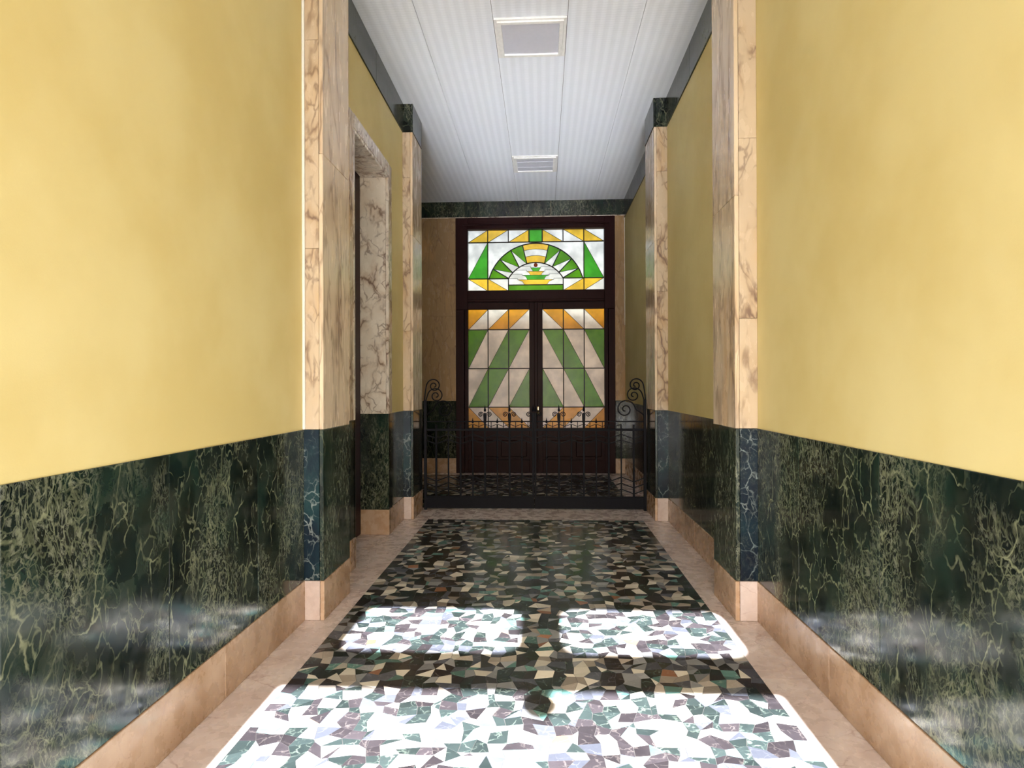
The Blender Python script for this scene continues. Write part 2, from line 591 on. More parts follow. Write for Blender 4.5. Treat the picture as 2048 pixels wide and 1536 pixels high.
def mosaic(x0, x1, y0, y1, cell):
    nx, ny = max(2, round((x1 - x0) / cell)), max(2, round((y1 - y0) / cell))
    P = {}
    for j in range(ny + 1):
        for i in range(nx + 1):
            x = x0 + (x1 - x0) * i / nx
            y = y0 + (y1 - y0) * j / ny
            if 0 < i < nx:
                x += rnd.uniform(-0.40, 0.40) * cell
            if 0 < j < ny:
                y += rnd.uniform(-0.40, 0.40) * cell
            P[i, j] = Vector((x, y))
    out = []
    for j in range(ny):
        for i in range(nx):
            q = [P[i, j], P[i + 1, j], P[i + 1, j + 1], P[i, j + 1]]
            polys = [q]
            if rnd.random() < 0.10:
                polys = [[q[0], q[1], q[2]], [q[0], q[2], q[3]]]
            for p in polys:
                c = sum(p, Vector((0, 0))) / len(p)
                p = [c + (v - c) * (1 - 0.0016 / max(0.012, (v - c).length)) for v in p]
                ar = 0.0
                for k in range(len(p)):
                    ar += p[k].x * p[(k + 1) % len(p)].y - p[k].y * p[(k + 1) % len(p)].x
                if ar <= 1e-5:
                    continue
                out.append((p, rnd.choices(range(len(TM)), TW)[0], rnd.random(), c))
    return out


def add_tile(bm, lay, p, mi, tone):
    dz = rnd.uniform(-0.0003, 0.0003)
    a = [bm.verts.new((v.x, v.y, dz)) for v in p]
    b = [bm.verts.new((v.x, v.y, -0.012)) for v in p]
    n = len(p)
    fs = [bm.faces.new(a)]
    for k in range(n):
        fs.append(bm.faces.new((a[k], b[k], b[(k + 1) % n], a[(k + 1) % n])))
    for f in fs:
        f.material_index = mi
        f[lay] = tone


pieces = mosaic(MX0, MX1, Y0 - 0.1, 6.77, 0.062) + mosaic(VX0, VX1, VY0, VY1, 0.075)


def pix_area(q):
    c = project((q[3].x, q[3].y, 0))
    if c is None or not (0 < c[0] < 2048 and 0 < c[1] < 1536):
        return 0.0
    s = [project((v.x, v.y, 0)) for v in q[0]]
    return abs(sum(s[k][0] * s[(k + 1) % len(s)][1] - s[k][1] * s[(k + 1) % len(s)][0] for k in range(len(s)))) / 2


pieces.sort(key=pix_area, reverse=True)
for p, mi, tone, c in pieces[:300]:
    bm = bmesh.new()
    lay = bm.faces.layers.float.new('tone')
    add_tile(bm, lay, p, 0, tone)
    obj('tile', bm, TM[mi], floor)
bm = bmesh.new()
lay = bm.faces.layers.float.new('tone')
for p, mi, tone, c in pieces[300:]:
    add_tile(bm, lay, p, mi, tone)
mo = obj('mosaic_field', bm, TM, floor)
mo['kind'] = 'stuff'

# ------------------------------------------------------------------ walls
bm = bmesh.new()
add_box(bm, XL - 0.4, XL, Y0 - 0.1, P1L[0] + 0.1, -0.05, TOP)
add_box(bm, XLM - 0.42, XLM, P1L[0] + 0.1, DY0, -0.05, TOP)
add_box(bm, XLM - 0.42, XLM, DY0, DY1, DZ, TOP)
add_box(bm, XLM - 0.42, XLM, DY1, P2L[1] - 0.02, -0.05, TOP)
add_box(bm, XLM - 0.42, XLM - 0.32, DY0, DY1, -0.05, DZ)
add_box(bm, XLV - 0.2, XLV, P2L[1] - 0.25, YB + 0.2, -0.05, TOP)
add_box(bm, XLV - 0.2, XLM - 0.4, P2L[1] - 0.3, P2L[1] - 0.02, -0.05, TOP)
wall_left = tag(obj('wall_left', bm, M['yellow']), 'yellow plastered wall with green marble dado on the side of the marble doorway', 'wall', kind='structure')
bm = bmesh.new()
add_box(bm, XR, XR + 0.4, Y0 - 0.1, P1R[0] + 0.1, -0.05, TOP)
add_box(bm, XRM, XRM + 0.38, P1R[0] + 0.1, P2R[1] - 0.02, -0.05, TOP)
add_box(bm, XRV, XRV + 0.35, P2R[1] - 0.02, YB + 0.2, -0.05, TOP)
wall_right = tag(obj('wall_right', bm, M['yellow']), 'unbroken yellow plastered wall with green marble dado, opposite the doorway', 'wall', kind='structure')
# back wall with the door opening
DXL, DXR, DZT = -1.446, 1.203, 4.275
bm = bmesh.new()
add_box(bm, XLV - 0.2, DXL, YB, YB + 0.25, -0.05, TOP)
add_box(bm, DXR, XRV + 0.35, YB, YB + 0.25, -0.05, TOP)
add_box(bm, DXL, DXR, YB, YB + 0.25, DZT + 0.0, TOP)
wall_back = tag(obj('wall_back', bm, M['yellow']), 'end wall clad in cream and green marble around the stained glass door', 'wall', kind='structure')
# entrance wall behind the viewer, with a tall opening; raised and widened to shade the court
EX0, EX1, EZ = -1.27, 1.10, 3.75
bm = bmesh.new()
add_box(bm, -14.0, EX0, Y0 - 0.1, Y0, -0.05, 24.0)
add_box(bm, EX1, 14.0, Y0 - 0.1, Y0, -0.05, 24.0)
add_box(bm, EX0, EX1, Y0 - 0.1, Y0, EZ, 24.0)
tag(obj('wall_front', bm, M['yellow']), 'street wall of the hall around the tall open entrance, extended up and sideways to shade the court', 'wall', kind='structure')

# wainscot slabs, baseboards, friezes
base_left = tag(empty('baseboard_left'), 'tan pink marble skirting along the wall with the side doorway', 'baseboard', kind='structure')
base_right = tag(empty('baseboard_right'), 'tan pink marble skirting along the unbroken yellow wall', 'baseboard', kind='structure')
base_back = tag(empty('baseboard_back'), 'pink marble skirting on both sides of the stained glass door', 'baseboard', kind='structure')
trim_1 = tag(empty('trim_1'), 'dark green marble frieze under the ceiling above the side doorway', 'frieze', kind='structure')
trim_2 = tag(empty('trim_2'), 'dark green marble frieze under the ceiling along the unbroken yellow wall', 'frieze', kind='structure')
trim_3 = tag(empty('trim_3'), 'dark green marble frieze across the end wall above the glass door', 'frieze', kind='structure')


def cuts(a, b, first, step):
    """joints from a to b, one of them at 'first'"""
    k = math.ceil((a - first) / step + 1e-6)
    out = [a]
    while first + k * step < b - 0.06:
        if first + k * step > a + 0.06:
            out.append(first + k * step)
        k += 1
    return out + [b]


def side_run(x, sgn, joints, z0, z1, proud, m, parent, name, gap=0.0012, bev=0.002):
    for a, b in zip(joints, joints[1:]):
        box(name, x - sgn * 0.03, x + sgn * proud, a + gap, b - gap, z0, z1, m, parent, bev)


g = M['green']
for x, s, y0, y1, first, wall, base, fr in (
        (XL, 1, Y0, P1L[0] - 0.001, 3.19, wall_left, base_left, trim_1),
        (XR, -1, Y0, P1R[0] - 0.001, 3.297, wall_right, base_right, trim_2)):
    j = cuts(y0, y1, first, 0.775)
    side_run(x, s, j, ZB + 0.001, ZW, 0.004, g, wall, 'wainscot_slab')
    j = cuts(y0, y1, first - 0.35, 1.62)
    side_run(x, s, j, 0.0, ZB, 0.010, M['pink'], base, 'baseboard_slab')
    side_run(x, s, cuts(y0, y1, 1.5, 1.6), ZF, ZC, 0.012, M['green_dark'], fr, 'frieze_slab')
gd = M['green_dark']
for x, s, y0, y1, wall, base, fr, skip in (
        (XLM, 1, P1L[1], P2L[0] - 0.001, wall_left, base_left, trim_1, True),
        (XRM, -1, P1R[1], P2R[0] - 0.001, wall_right, base_right, trim_2, False),
        (XLV, 1, P2L[1], YB, wall_left, base_left, trim_1, False),
        (XRV, -1, P2R[1], YB, wall_right, base_right, trim_2, False)):
    runs = [(y0, DY0 - 0.125), (DY1 + 0.125, y1)] if skip else [(y0, y1)]
    for a, b in runs:
        side_run(x, s, cuts(a, b, a + 0.8, 0.8), ZB + 0.001, ZW, 0.004, g, wall, 'wainscot_slab')
        side_run(x, s, cuts(a, b, a + 1.2, 1.5), 0.0, ZB, 0.010, M['pink'], base, 'baseboard_slab')
    side_run(x, s, cuts(y0, y1, y0 + 1.3, 1.3), ZF, ZC, 0.012, gd, fr, 'frieze_slab')
# back wall cladding
for x0, x1 in ((XLV, DXL), (DXR, XRV)):
    zs = [ZW + 0.02, 2.62, DZT]
    for a, b in zip(zs, zs[1:]):
        box('marble_slab', x0, x1, YB - 0.012, YB + 0.05, a + 0.001, b, M['cream_shaded'], wall_back, 0.002)
    box('wainscot_slab', x0, x1, YB - 0.012, YB + 0.05, ZB, ZW + 0.02, M['green_dark'], wall_back, 0.002)
    box('baseboard_slab', x0, x1, YB - 0.02, YB + 0.05, 0.0, ZB - 0.001, M['pink'], base_back, 0.002)
for a, b in ((XLV, -1.30), (-1.30, 0.15), (0.15, XRV)):
    box('frieze_slab', a + 0.001, b - 0.001, YB - 0.02, YB + 0.05, DZT + 0.001, ZC, gd, trim_3, 0.002)
box('frieze_edge', XLV, XRV, YB - 0.028, YB + 0.02, DZT - 0.012, DZT, M['cream_white'], trim_3, 0.002)


# ------------------------------------------------------------------ marble pilasters
def pilaster(xw, xi, ya, yb, fj, sj, label, side_m):
    """xw wall side, xi inner face, ya front, yb back; fj / sj joints of the front and inner shaft slabs"""
    root = empty('marble_pilaster')
    tag(root, label, 'pilaster', 'marble clad pilasters of the hall')
    s = 1 if xi > xw else -1
    th = 0.026

    def course(z0, z1, mf, ms, nf, fjo=(), sjo=(), grow=0.0):
        xin = xi + s * grow
        zz = [z0, *fjo, z1]
        for a, b in zip(zz, zz[1:]):
            box(nf, xw + s * 0.0006, xin - s * (th + 0.0015), ya - grow, ya + 0.05, a + 0.0008, b - 0.0008, mf, root, 0.0022)
        zz = [z0, *sjo, z1]
        for a, b in zip(zz, zz[1:]):
            box('side_' + nf, xin - s * th, xin, ya - grow + 0.0005, yb, a + 0.0008, b - 0.0008, ms, root, 0.003)
    course(0.0, ZB, M['pink_block'], M['pink'], 'base_slab', grow=0.004)
    course(ZB, ZW, M['green_blue'], M['green_dark'], 'dado_slab')
    course(ZW, ZF, M['cream'], side_m, 'shaft_slab', fj, sj)
    course(ZF, ZC - 0.001, M['green'], M['green_dark'], 'capital_slab', grow=0.006)
    box('core', xw + s * 0.0006, xi - s * (th + 0.001), ya + 0.05, yb, 0.0, ZC - 0.002, M['grout'], root)
    for za, zb, mr in ((0.0, ZB, M['pink']), (ZB, ZW, M['green_dark']), (ZW, ZF, side_m), (ZF, ZC - 0.002, M['green_dark'])):
        box('rear_slab', xw + s * 0.0006, xi - s * 0.001, yb - 0.001, yb + 0.012, za + 0.0008, zb - 0.0008, mr, root)
    return root


def zat(py, Y):
    return at_y(1085, py, Y).z


pilaster(XL, -1.360, *P1L, [zat(490, 3.82), zat(65, 3.82)], [2.9], 'tall cream marble pilaster nearest the viewer, on the wall with the doorway', M['cream_side'])
pilaster(XR, 1.185, *P1R, [zat(640, 3.91), zat(285, 3.91)], [2.62], 'tall cream marble pilaster nearest the viewer, on the unbroken yellow wall', M['cream_side'])
pilaster(XLM, -1.408, *P2L, [zat(660, 6.75), zat(350, 6.75)], [3.1], 'far cream marble pilaster beside the gate, next to the side doorway', M['cream_side'])
pilaster(XRM, 1.203, *P2R, [zat(585, 6.76), zat(347, 6.76)], [3.0], 'far cream marble pilaster beside the gate, on the unbroken yellow wall', M['cream_side'])

# ------------------------------------------------------------------ ceiling
ceiling = box('ceiling', XLV - 0.35, XRV + 0.4, Y0 - 0.1, YB + 0.2, ZC + 0.012, TOP + 0.3, M['ceiling_back'])
tag(ceiling, 'white ceiling of long ribbed panels with fine joints', 'ceiling', kind='structure')
CW = 0.626
LX0 = -0.405
LIGHTS = [(5.215, 5.835), (8.36, 8.98)]
for i in range(-4, 3):
    x0 = LX0 + i * CW
    x1 = x0 + CW
    x0c, x1c = max(x0, XLV - 0.2), min(x1, XRV + 0.2)
    if x1c - x0c < 0.02:
        continue
    if i == 0:
        spans = [(Y0, 1.9), (1.9, 3.55), (3.55, LIGHTS[0][0]), (LIGHTS[0][1], 7.1), (7.1, LIGHTS[1][0]), (LIGHTS[1][1], YB)]
    else:
        first = 5.0 + (i * 0.83) % 1.9
        spans = list(zip(*(lambda q: (q, q[1:]))(cuts(Y0, YB, first, 1.9))))
    for a, b in spans:
        box('panel', x0c + 0.002, x1c - 0.002, a + 0.0006, b - 0.0006, ZC, ZC + 0.012, M['ceiling'], ceiling)


def ceiling_light(y0, y1, label, louvre):
    root = empty('ceiling_light')
    tag(root, label, 'ceiling light', 'square ceiling lights')
    x0, x1 = LX0 + 0.004, LX0 + CW - 0.004
    y0, y1 = y0 + 0.003, y1 - 0.003
    z0, z1 = ZC - 0.026, ZC + 0.012
    for k, (w, za) in enumerate(((0.026, z0 + 0.012), (0.036, z0))):
        o = 0.0 if k == 0 else 0.026
        bm = bmesh.new()
        add_box(bm, x0 + o, x0 + o + w, y0 + o, y1 - o, za, z1, 0.002)
        add_box(bm, x1 - o - w, x1 - o, y0 + o, y1 - o, za, z1, 0.002)
        add_box(bm, x0 + o + w, x1 - o - w, y0 + o, y0 + o + w, za, z1, 0.002)
        add_box(bm, x0 + o + w, x1 - o - w, y1 - o - w, y1 - o, za, z1, 0.002)
        obj('outer_frame' if k == 0 else 'inner_frame', bm, M['light_frame'], root)
    d = box('diffuser', x0 + 0.062, x1 - 0.062, y0 + 0.062, y1 - 0.062, z0 + 0.014, z0 + 0.022, M['diffuser'], root)
    if louvre:
        for k in range(2):
            yy = y0 + (y1 - y0) * (k + 1) / 3
            box('rib', x0 + 0.065, x1 - 0.065, yy - 0.004, yy + 0.004, z0 + 0.008, z0 + 0.014, M['diffuser'], d)
    return root


ceiling_light(*LIGHTS[0], 'square unlit ceiling light with white frame, the nearer of the two', False)
ceiling_light(*LIGHTS[1], 'square unlit ceiling light with white frame beyond the gate', True)

# ------------------------------------------------------------------ side doorway with marble surround
door_2 = tag(empty('door_2'), 'dark wooden side door deep inside a veined marble surround', 'door', kind='structure')
XD = XLM + 0.018
# architrave face: near and far jamb, lintel
for ya, yb in ((DY0 - 0.12, DY0), (DY1, DY1 + 0.12)):
    box('jamb_slab', XLM - 0.02, XD, ya, yb, ZW, DZ + 0.12, M['cream'], door_2, 0.003)
    box('jamb_dado', XLM - 0.02, XD, ya, yb, ZB, ZW - 0.001, M['green_dark'], door_2, 0.003)
    box('jamb_base', XLM - 0.02, XD + 0.004, ya, yb, 0.0, ZB - 0.001, M['pink'], door_2, 0.003)
box('lintel_slab', XLM - 0.02, XD + 0.004, DY0 + 0.0, DY1 - 0.0, DZ, DZ + 0.12, M['cream_white'], door_2, 0.003)
# reveals
XRV0 = XLM - 0.25
for ya, yb in ((DY0 - 0.02, DY0 + 0.02), (DY1 - 0.02, DY1 + 0.02)):
    box('reveal_slab', XRV0 - 0.03, XD - 0.028, ya, yb, ZW, DZ, M['cream_white'], door_2, 0.002)
    box('reveal_edge', XD - 0.026, XD + 0.002, ya, yb, ZW, DZ, M['cream_white'], door_2, 0.002)
    box('reveal_dado', XRV0 - 0.03, XD, ya, yb, ZB, ZW - 0.001, M['green_dark'], door_2, 0.002)
    box('reveal_base', XRV0 - 0.03, XD + 0.004, ya, yb, 0.0, ZB - 0.001, M['pink'], door_2, 0.002)
box('lintel_soffit', XRV0, XD - 0.001, DY0 + 0.02, DY1 - 0.02, DZ - 0.025, DZ + 0.02, M['cream_white'], door_2, 0.002)
leaf = box('door_leaf', XRV0 - 0.06, XRV0 - 0.012, DY0 + 0.0205, DY1 - 0.0205, 0.005, DZ - 0.005, M['wood'], door_2, 0.003)
for a, b in ((DY0 + 0.14, 5.44), (5.56, DY1 - 0.14)):
    for za, zb in ((0.2, 1.1), (1.25, 2.3), (2.45, DZ - 0.15)):
        box('door_panel', XRV0 - 0.02, XRV0 - 0.004, a, b, za, zb, M['wood'], leaf, 0.006)

# ------------------------------------------------------------------ stained glass double door and transom window
GY = YB + 0.06                  # plane of the glass
CX0 = at_y(1071.5, 560, GY).x
KX = (at_y(1207.5, 560, GY).x - at_y(936.2, 560, GY).x) / (1960 - 110)
_zt, _zb = at_y(1071.5, 440 + 130 / 6.8267, GY).z, at_y(1071.5, 440 + 965 / 6.8267, GY).z
KZ = (_zt - _zb) / (965 - 130)


def DX(cx):
    return CX0 + (cx - 1035) * KX


def DZc(cyy):
    return _zb + (965 - cyy) * KZ


def DP(p):
    return DX(p[0]), DZc(p[1])


def mirror(p):
    return (2070 - p[0], p[1])


def arc(cx, cyy, R, x0, x1, n=10):
    return [(x, cyy - math.sqrt(max(0, R * R - (x - cx) ** 2))) for x in [x0 + (x1 - x0) * k / n for k in range(n + 1)]]


def pane(pts, g, parent):
    bm = bmesh.new()
    q = [DP(p) for p in pts]
    fr = [bm.verts.new((x, GY - 0.002, z)) for x, z in q]
    bk = [bm.verts.new((x, GY + 0.002, z)) for x, z in q]
    for tri in tessellate_polygon([[Vector((x, z, 0)) for x, z in q]]):
        bm.faces.new([fr[k] for k in tri])
        bm.faces.new([bk[k] for k in tri][::-1])
    for k in range(len(q)):
        n = (k + 1) % len(q)
        bm.faces.new((fr[k], fr[n], bk[n], bk[k]))
    return obj('pane', bm, G[g], parent)


def came(pts, w, parent, d=0.007):
    bm = bmesh.new()
    add_strip(bm, [DP(p) for p in pts], w, GY - d, GY + d)
    return obj('came', bm, M['lead'], parent)


def both(pts, g, parent):
    pane(pts, g, parent)
    pane([mirror(p) for p in pts][::-1], g, parent)


def both_came(pts, w, parent, d=0.007):
    came(pts, w, parent, d)
    came([mirror(p) for p in pts], w, parent, d)


def both_if(pts, g, mirrored):
    return [mirror(p) for p in pts][::-1] if mirrored else pts


window_1 = tag(empty('window_1'), 'stained glass transom with a sunburst arch and fountain above the double door', 'window', kind='structure')
FT, FB = 0.10, 0.05


def px_x(px):
    return at_y(px, 600, GY).x


def px_z(py):
    return at_y(1071.5, py, GY).z


fx0, fx1 = DXL, DXR
zt0, zt1 = DZc(965), DZc(130)
WY0, WY1 = YB - 0.03, YB + 0.11
bm = bmesh.new()
z_mid0, z_mid1 = px_z(616), zt0        # wooden cross rail between door leaves and transom
add_box(bm, fx0, DX(110), WY0, WY1, z_mid0 - 0.03, DZT - 0.012, 0.006)
add_box(bm, DX(1960), fx1, WY0, WY1, z_mid0 - 0.03, DZT - 0.012, 0.006)
add_box(bm, DX(110), DX(1960), WY0, WY1, zt1, DZT - 0.012, 0.006)
add_box(bm, DX(110), DX(1960), WY0, WY1, z_mid0 + 0.09, z_mid1, 0.006)
wf = obj('window_frame', bm, M['wood'], window_1)
bm = bmesh.new()
add_box(bm, DX(110), DX(1960), WY0 - 0.022, WY0 + 0.02, z_mid0 + 0.10, z_mid0 + 0.135, 0.006)
add_box(bm, DX(40), DX(2030), WY0 - 0.022, WY0 + 0.02, zt1 + 0.06, zt1 + 0.085, 0.006)
obj('moulding', bm, M['wood'], window_1)

X0, X1, X2, X3 = 110, 380, 662, 945
R0, R1, R2, R3 = 130, 300, 797, 965
OC, OR = (1035, 985), 667.0
IC, IR = (1035, 1009), 429.0
W = window_1
# top row
both([(X0, R0), (X1, R0), (X0, R1)], 'w', W)
both([(X1, R0), (X1, R1), (X0, R1)], 'y', W)
both([(X1, R0), (X2, R0), (X1, R1)], 'y', W)
both([(X2, R0), (X2, R1), (X1, R1)], 'w', W)
both([(X2, R0), (X3, R0), (X2, R1)], 'w', W)
both([(X3, R0), (X3, R1), (X2, R1)], 'y', W)
pane([(X3, R0), (1125, R0), (1125, R1 + 12), (X3, R1 + 12)], 'e', W)
# tall side panes
both([(X0, R1), (X1, R1), (X0, R2)], 'w', W)
both([(X1, R1), (X1, R2), (X0, R2)], 'e', W)
# bottom row
both([(X0, R2), (X1, R3), (X0, R3)], 'w', W)
both([(X0, R2), (X1, R2), (X1, R3)], 'y', W)
both([(X1, R2), (X2, R3), (X1, R3)], 'y', W)
both([(X1, R2), (X2, R2), (X2, R3)], 'w', W)
# spandrels
both([(X1, R1), (1035, R1), *arc(*OC, OR, 1035, 396, 14), (X1, R2)], 'w', W)
# ring of rays
so = [(855, 0), (695, 0), (545, 0), (450, 0), (396, 0)]
so = [(x, OC[1] - math.sqrt(OR * OR - (x - OC[0]) ** 2)) for x, _ in so]
si = [(915, 0), (810, 0), (720, 0), (664, 0)]
si = [(x, IC[1] - math.sqrt(IR * IR - (x - IC[0]) ** 2)) for x, _ in si]
for k in range(3):
    both([*arc(*OC, OR, so[k + 1][0], so[k][0], 4), si[k]], 'g', W)
    both([so[k + 1], si[k], *arc(*IC, IR, si[k][0], si[k + 1][0], 4)[1:]], 'w', W)
both([(396, R2), *arc(*OC, OR, 398, so[3][0], 3), si[3], (664, R2)], 'g', W)


def lerp(a, b, t):
    return (a[0] + (b[0] - a[0]) * t, a[1] + (b[1] - a[1]) * t)


def band(t0, t1, g):
    up, lo = [], []
    for tt, out in ((t0, up), (t1, lo)):
        a = lerp(so[0], si[0], tt)
        top = lerp((1035, OC[1] - OR), (1035, IC[1] - IR), tt)
        b = mirror(a)
        for k in range(9):
            u = k / 8
            x = a[0] + (b[0] - a[0]) * u
            out.append((x, a[1] + (top[1] - a[1]) * (1 - (2 * u - 1) ** 2)))
    pane(up + lo[::-1], g, W)
    return lo


b1 = band(0.0, 0.30, 'y')
b2 = band(0.30, 0.64, 'w')
band(0.64, 1.0, 'y')
came(b1, 0.005, W)
came(b2, 0.005, W)
# fountain lunette
pane([(1035 + 28 * math.cos(a), 616 + 30 * math.sin(a)) for a in [2 * math.pi * k / 14 for k in range(14)]], 'r', W)
pane([(965, 650), (1105, 650), (1072, 700), (998, 700)], 'e', W)
pane([(918, 700), (1152, 700), (1124, 722), (1108, 752), (962, 752), (946, 722)], 'y', W)
pane([(850, 752), (1220, 752), (1172, 770), (1148, 814), (922, 814), (898, 770)], 'e', W)
pane([(788, 814), (1282, 814), (1220, 836), (1188, 880), (882, 880), (850, 836)], 'y', W)
pane([(X2 + 4, 880), (1404, 880), (1404, R3), (X2 + 4, R3)], 'g', W)


def ix(yy):
    return IC[0] - math.sqrt(max(0, IR * IR - (yy - IC[1]) ** 2))


both([(X2, 797), (788, 797), (788, 814), (850, 836), (882, 880), (X2, 880)], 'w', W)
both([(X2, 797), (ix(768), 768), (ix(737), 737), (850, 737), (850, 752), (898, 770), (922, 814), (788, 814), (788, 797)], 'w', W)
both([(ix(737), 737), (ix(705), 705), (ix(683), 683), (912, 683), (912, 700), (946, 722), (962, 752), (850, 752), (850, 737)], 'w', W)
both([(ix(683), 683), (ix(655), 655), (ix(632), 632), (965, 632), (965, 650), (998, 700), (912, 700), (912, 683)], 'w', W)
both([(ix(632), 632), (ix(608), 608), (ix(590), 590), (1035, 580), (1035, 588), (1010, 600), (1006, 620), (1020, 645), (1035, 648), (1035, 650), (965, 650), (965, 632)], 'w', W)
tc = 0.004
for q in ([(965, 650), (998, 700)], [(918, 700), (946, 722), (962, 752)], [(850, 752), (898, 770), (922, 814)], [(788, 814), (850, 836), (882, 880)],
          [(ix(797), 797), (788, 797), (788, 814)], [(ix(737), 737), (850, 737), (850, 752)], [(ix(683), 683), (912, 683), (912, 700)], [(ix(632), 632), (965, 632), (965, 650)]):
    both_came(q, tc, W)
for q in ([(965, 650), (1105, 650)], [(912, 700), (1158, 700)], [(850, 752), (1220, 752)], [(788, 814), (1282, 814)]):
    came(q, tc, W)
# leads
tk, tn = 0.017, 0.0065
came([(X0, R1), (1960, R1)], tk, W, 0.009)
both_came([(X0, R2), (X2, R2)], tk, W, 0.009)
for x in (X1,):
    both_came([(x, R0), (x, R3)], tk, W, 0.009)
both_came([(X2, R0), (X2, R1)], tk, W, 0.009)
both_came([(X2, R2), (X2, R3)], tk, W, 0.009)
both_came([(X3, R0), (X3, R1)], tk * 1.2, W, 0.009)
came(arc(*OC, OR, 396, 1674, 30), tk, W, 0.009)
came(arc(*IC, IR, 662, 1408, 24), tk, W, 0.009)
for k in range(4):
    both_came([so[k], si[k]], tk, W, 0.009)
came([(X2, 885), (1408, 885)], tk, W, 0.009)
for q in ([(X0, R1), (X1, R0)], [(X1, R1), (X2, R0)], [(X2, R1), (X3, R0)], [(X0, R2), (X1, R1)], [(X0, R2), (X1, R3)], [(X1, R2), (X2, R3)],
          [so[1], si[0]], [so[2], si[1]], [so[3], si[2]]):
    both_came(q, tn, W)

# the two leaves
door_1 = tag(empty('door_1'), 'mahogany double door with green, amber and white stained glass at the far end', 'door', kind='structure')


def cyp(py):
    return (py - 440) * 6.8267


# rows of glass in rectified design coordinates measured down the middle of the door
rows = [cyp(618.5), cyp(658.8), cyp(736.8), cyp(814.0), cyp(855.0)]
cols = [110, 380, 662, 945]
LEAF = [  # per row: (diagonal, glass of the half nearer the hinge top, other half)
    ('/', ('o', 'w'), ('w', 'o'), ('o', 'w')),
    ('/', ('g', 'w'), ('w', 'g'), ('g', 'w')),
    ('/', ('w', 'g'), ('g', 'w'), ('w', 'g')),
    ('\\', ('o', 'w'), ('w', 'o'), ('o', 'w')),
]
# dark door jamb posts beside the leaves; stops and threshold added to block light leaks
box('door_stop', fx0, DX(90), WY1 - 0.008, WY1 + 0.02, 0.0, z_mid0 + 0.1, M['wood'], door_1)
box('door_stop', DX(1980), fx1, WY1 - 0.008, WY1 + 0.02, 0.0, z_mid0 + 0.1, M['wood'], door_1)
box('threshold', fx0, fx1, WY1 - 0.008, WY1 + 0.05, -0.05, 0.03, M['border'], door_1)
box('door_frame', fx0, DX(60), WY0, WY1, 0.0, z_mid0 - 0.031, M['wood'], door_1, 0.006)
box('door_frame', DX(2010), fx1, WY0, WY1, 0.0, z_mid0 - 0.031, M['wood'], door_1, 0.006)
zl0, zl1 = 0.002, z_mid0 + 0.085
zg0, zg1 = DZc(rows[4]), DZc(rows[0])
for mir in (False, True):
    mx = (lambda x: 2070 - x) if mir else (lambda x: x)
    pts = mirror if mir else (lambda p: p)
    bm = bmesh.new()
    add_box(bm, DX(mx(64)), DX(mx(110)), WY0 + 0.02, WY1 - 0.01, zl0, zl1, 0.004)
    add_box(bm, DX(mx(945)), DX(mx(1031)), WY0 + 0.02, WY1 - 0.01, zl0, zl1, 0.004)
    add_box(bm, DX(mx(110)), DX(mx(945)), WY0 + 0.02, WY1 - 0.01, zg1, zl1, 0.004)
    add_box(bm, DX(mx(110)), DX(mx(945)), WY0 + 0.02, WY1 - 0.01, zg0 - 0.16, zg0, 0.004)
    add_box(bm, DX(mx(110)), DX(mx(945)), WY0 + 0.02, WY1 - 0.01, zl0, 0.22, 0.004)
    leaf = obj('door_leaf', bm, M['wood'], door_1)
    box('kick_panel', DX(mx(100)), DX(mx(955)), WY0 + 0.05, WY1 - 0.03, 0.2, zg0 - 0.14, M['wood'], leaf)
    for a, b in ((150, 500), (555, 905)):
        box('raised_panel', DX(mx(a)), DX(mx(b)), WY0 + 0.03, WY0 + 0.055, 0.27, zg0 - 0.21, M['wood'], leaf, 0.01)
    for r in range(4):
        ya, yb = rows[r], rows[r + 1]
        d = LEAF[r][0]
        for c_ in range(3):
            xa, xb = cols[c_], cols[c_ + 1]
            g1, g2 = LEAF[r][1 + c_]
            if d == '/':
                t1, t2, dl = [(xa, ya), (xb, ya), (xa, yb)], [(xb, ya), (xb, yb), (xa, yb)], [(xa, yb), (xb, ya)]
            else:
                t1, t2, dl = [(xa, ya), (xb, yb), (xa, yb)], [(xa, ya), (xb, ya), (xb, yb)], [(xa, ya), (xb, yb)]
            for tri, gg in ((t1, g1), (t2, g2)):
                tri = [pts(p) for p in tri]
                pane(tri[::-1] if mir else tri, gg, leaf)
            came([pts(p) for p in dl], tn, leaf)
    for r in (1, 2, 3):
        came([pts((110, rows[r])), pts((945, rows[r]))], tk, leaf, 0.009)
    for c_ in (1, 2):
        came([pts((cols[c_], rows[0])), pts((cols[c_], rows[4]))], tk, leaf, 0.009)
    if mir:
        hx, hz = at_y(1076, 826, WY0).x, at_y(1076, 826, WY0).z
        bm = bmesh.new()
        add_lathe(bm, [(0.004, -0.062), (0.022, -0.055), (0.028, -0.040), (0.022, -0.026), (0.010, -0.018), (0.010, 0.02)], (hx, WY0, hz), 'Y', 18)
        obj('door_knob', bm, M['brass'], leaf, True)
        bm = bmesh.new()
        add_box(bm, hx - 0.013, hx + 0.013, WY0 + 0.012, WY0 + 0.024, hz + 0.045, hz + 0.105, 0.004)
        obj('escutcheon', bm, M['brass'], leaf)
bm = bmesh.new()
add_box(bm, DX(1012), DX(1058), WY0 - 0.006, WY0 + 0.03, zl0, zl1, 0.008)
obj('cover_strip', bm, M['wood'], door_1)

# ------------------------------------------------------------------ wrought iron gate
YG = 7.30
GX0, GX1 = at_y(848.5, 1000, YG).x, at_y(1293, 1000, YG).x
BAY = (GX1 - GX0) / 18


def gz(py):
    return at_y(1071, py, YG).z


Z_KT, Z_LO, Z_R2, Z_R1 = gz(993), gz(1017), gz(859), gz(843)


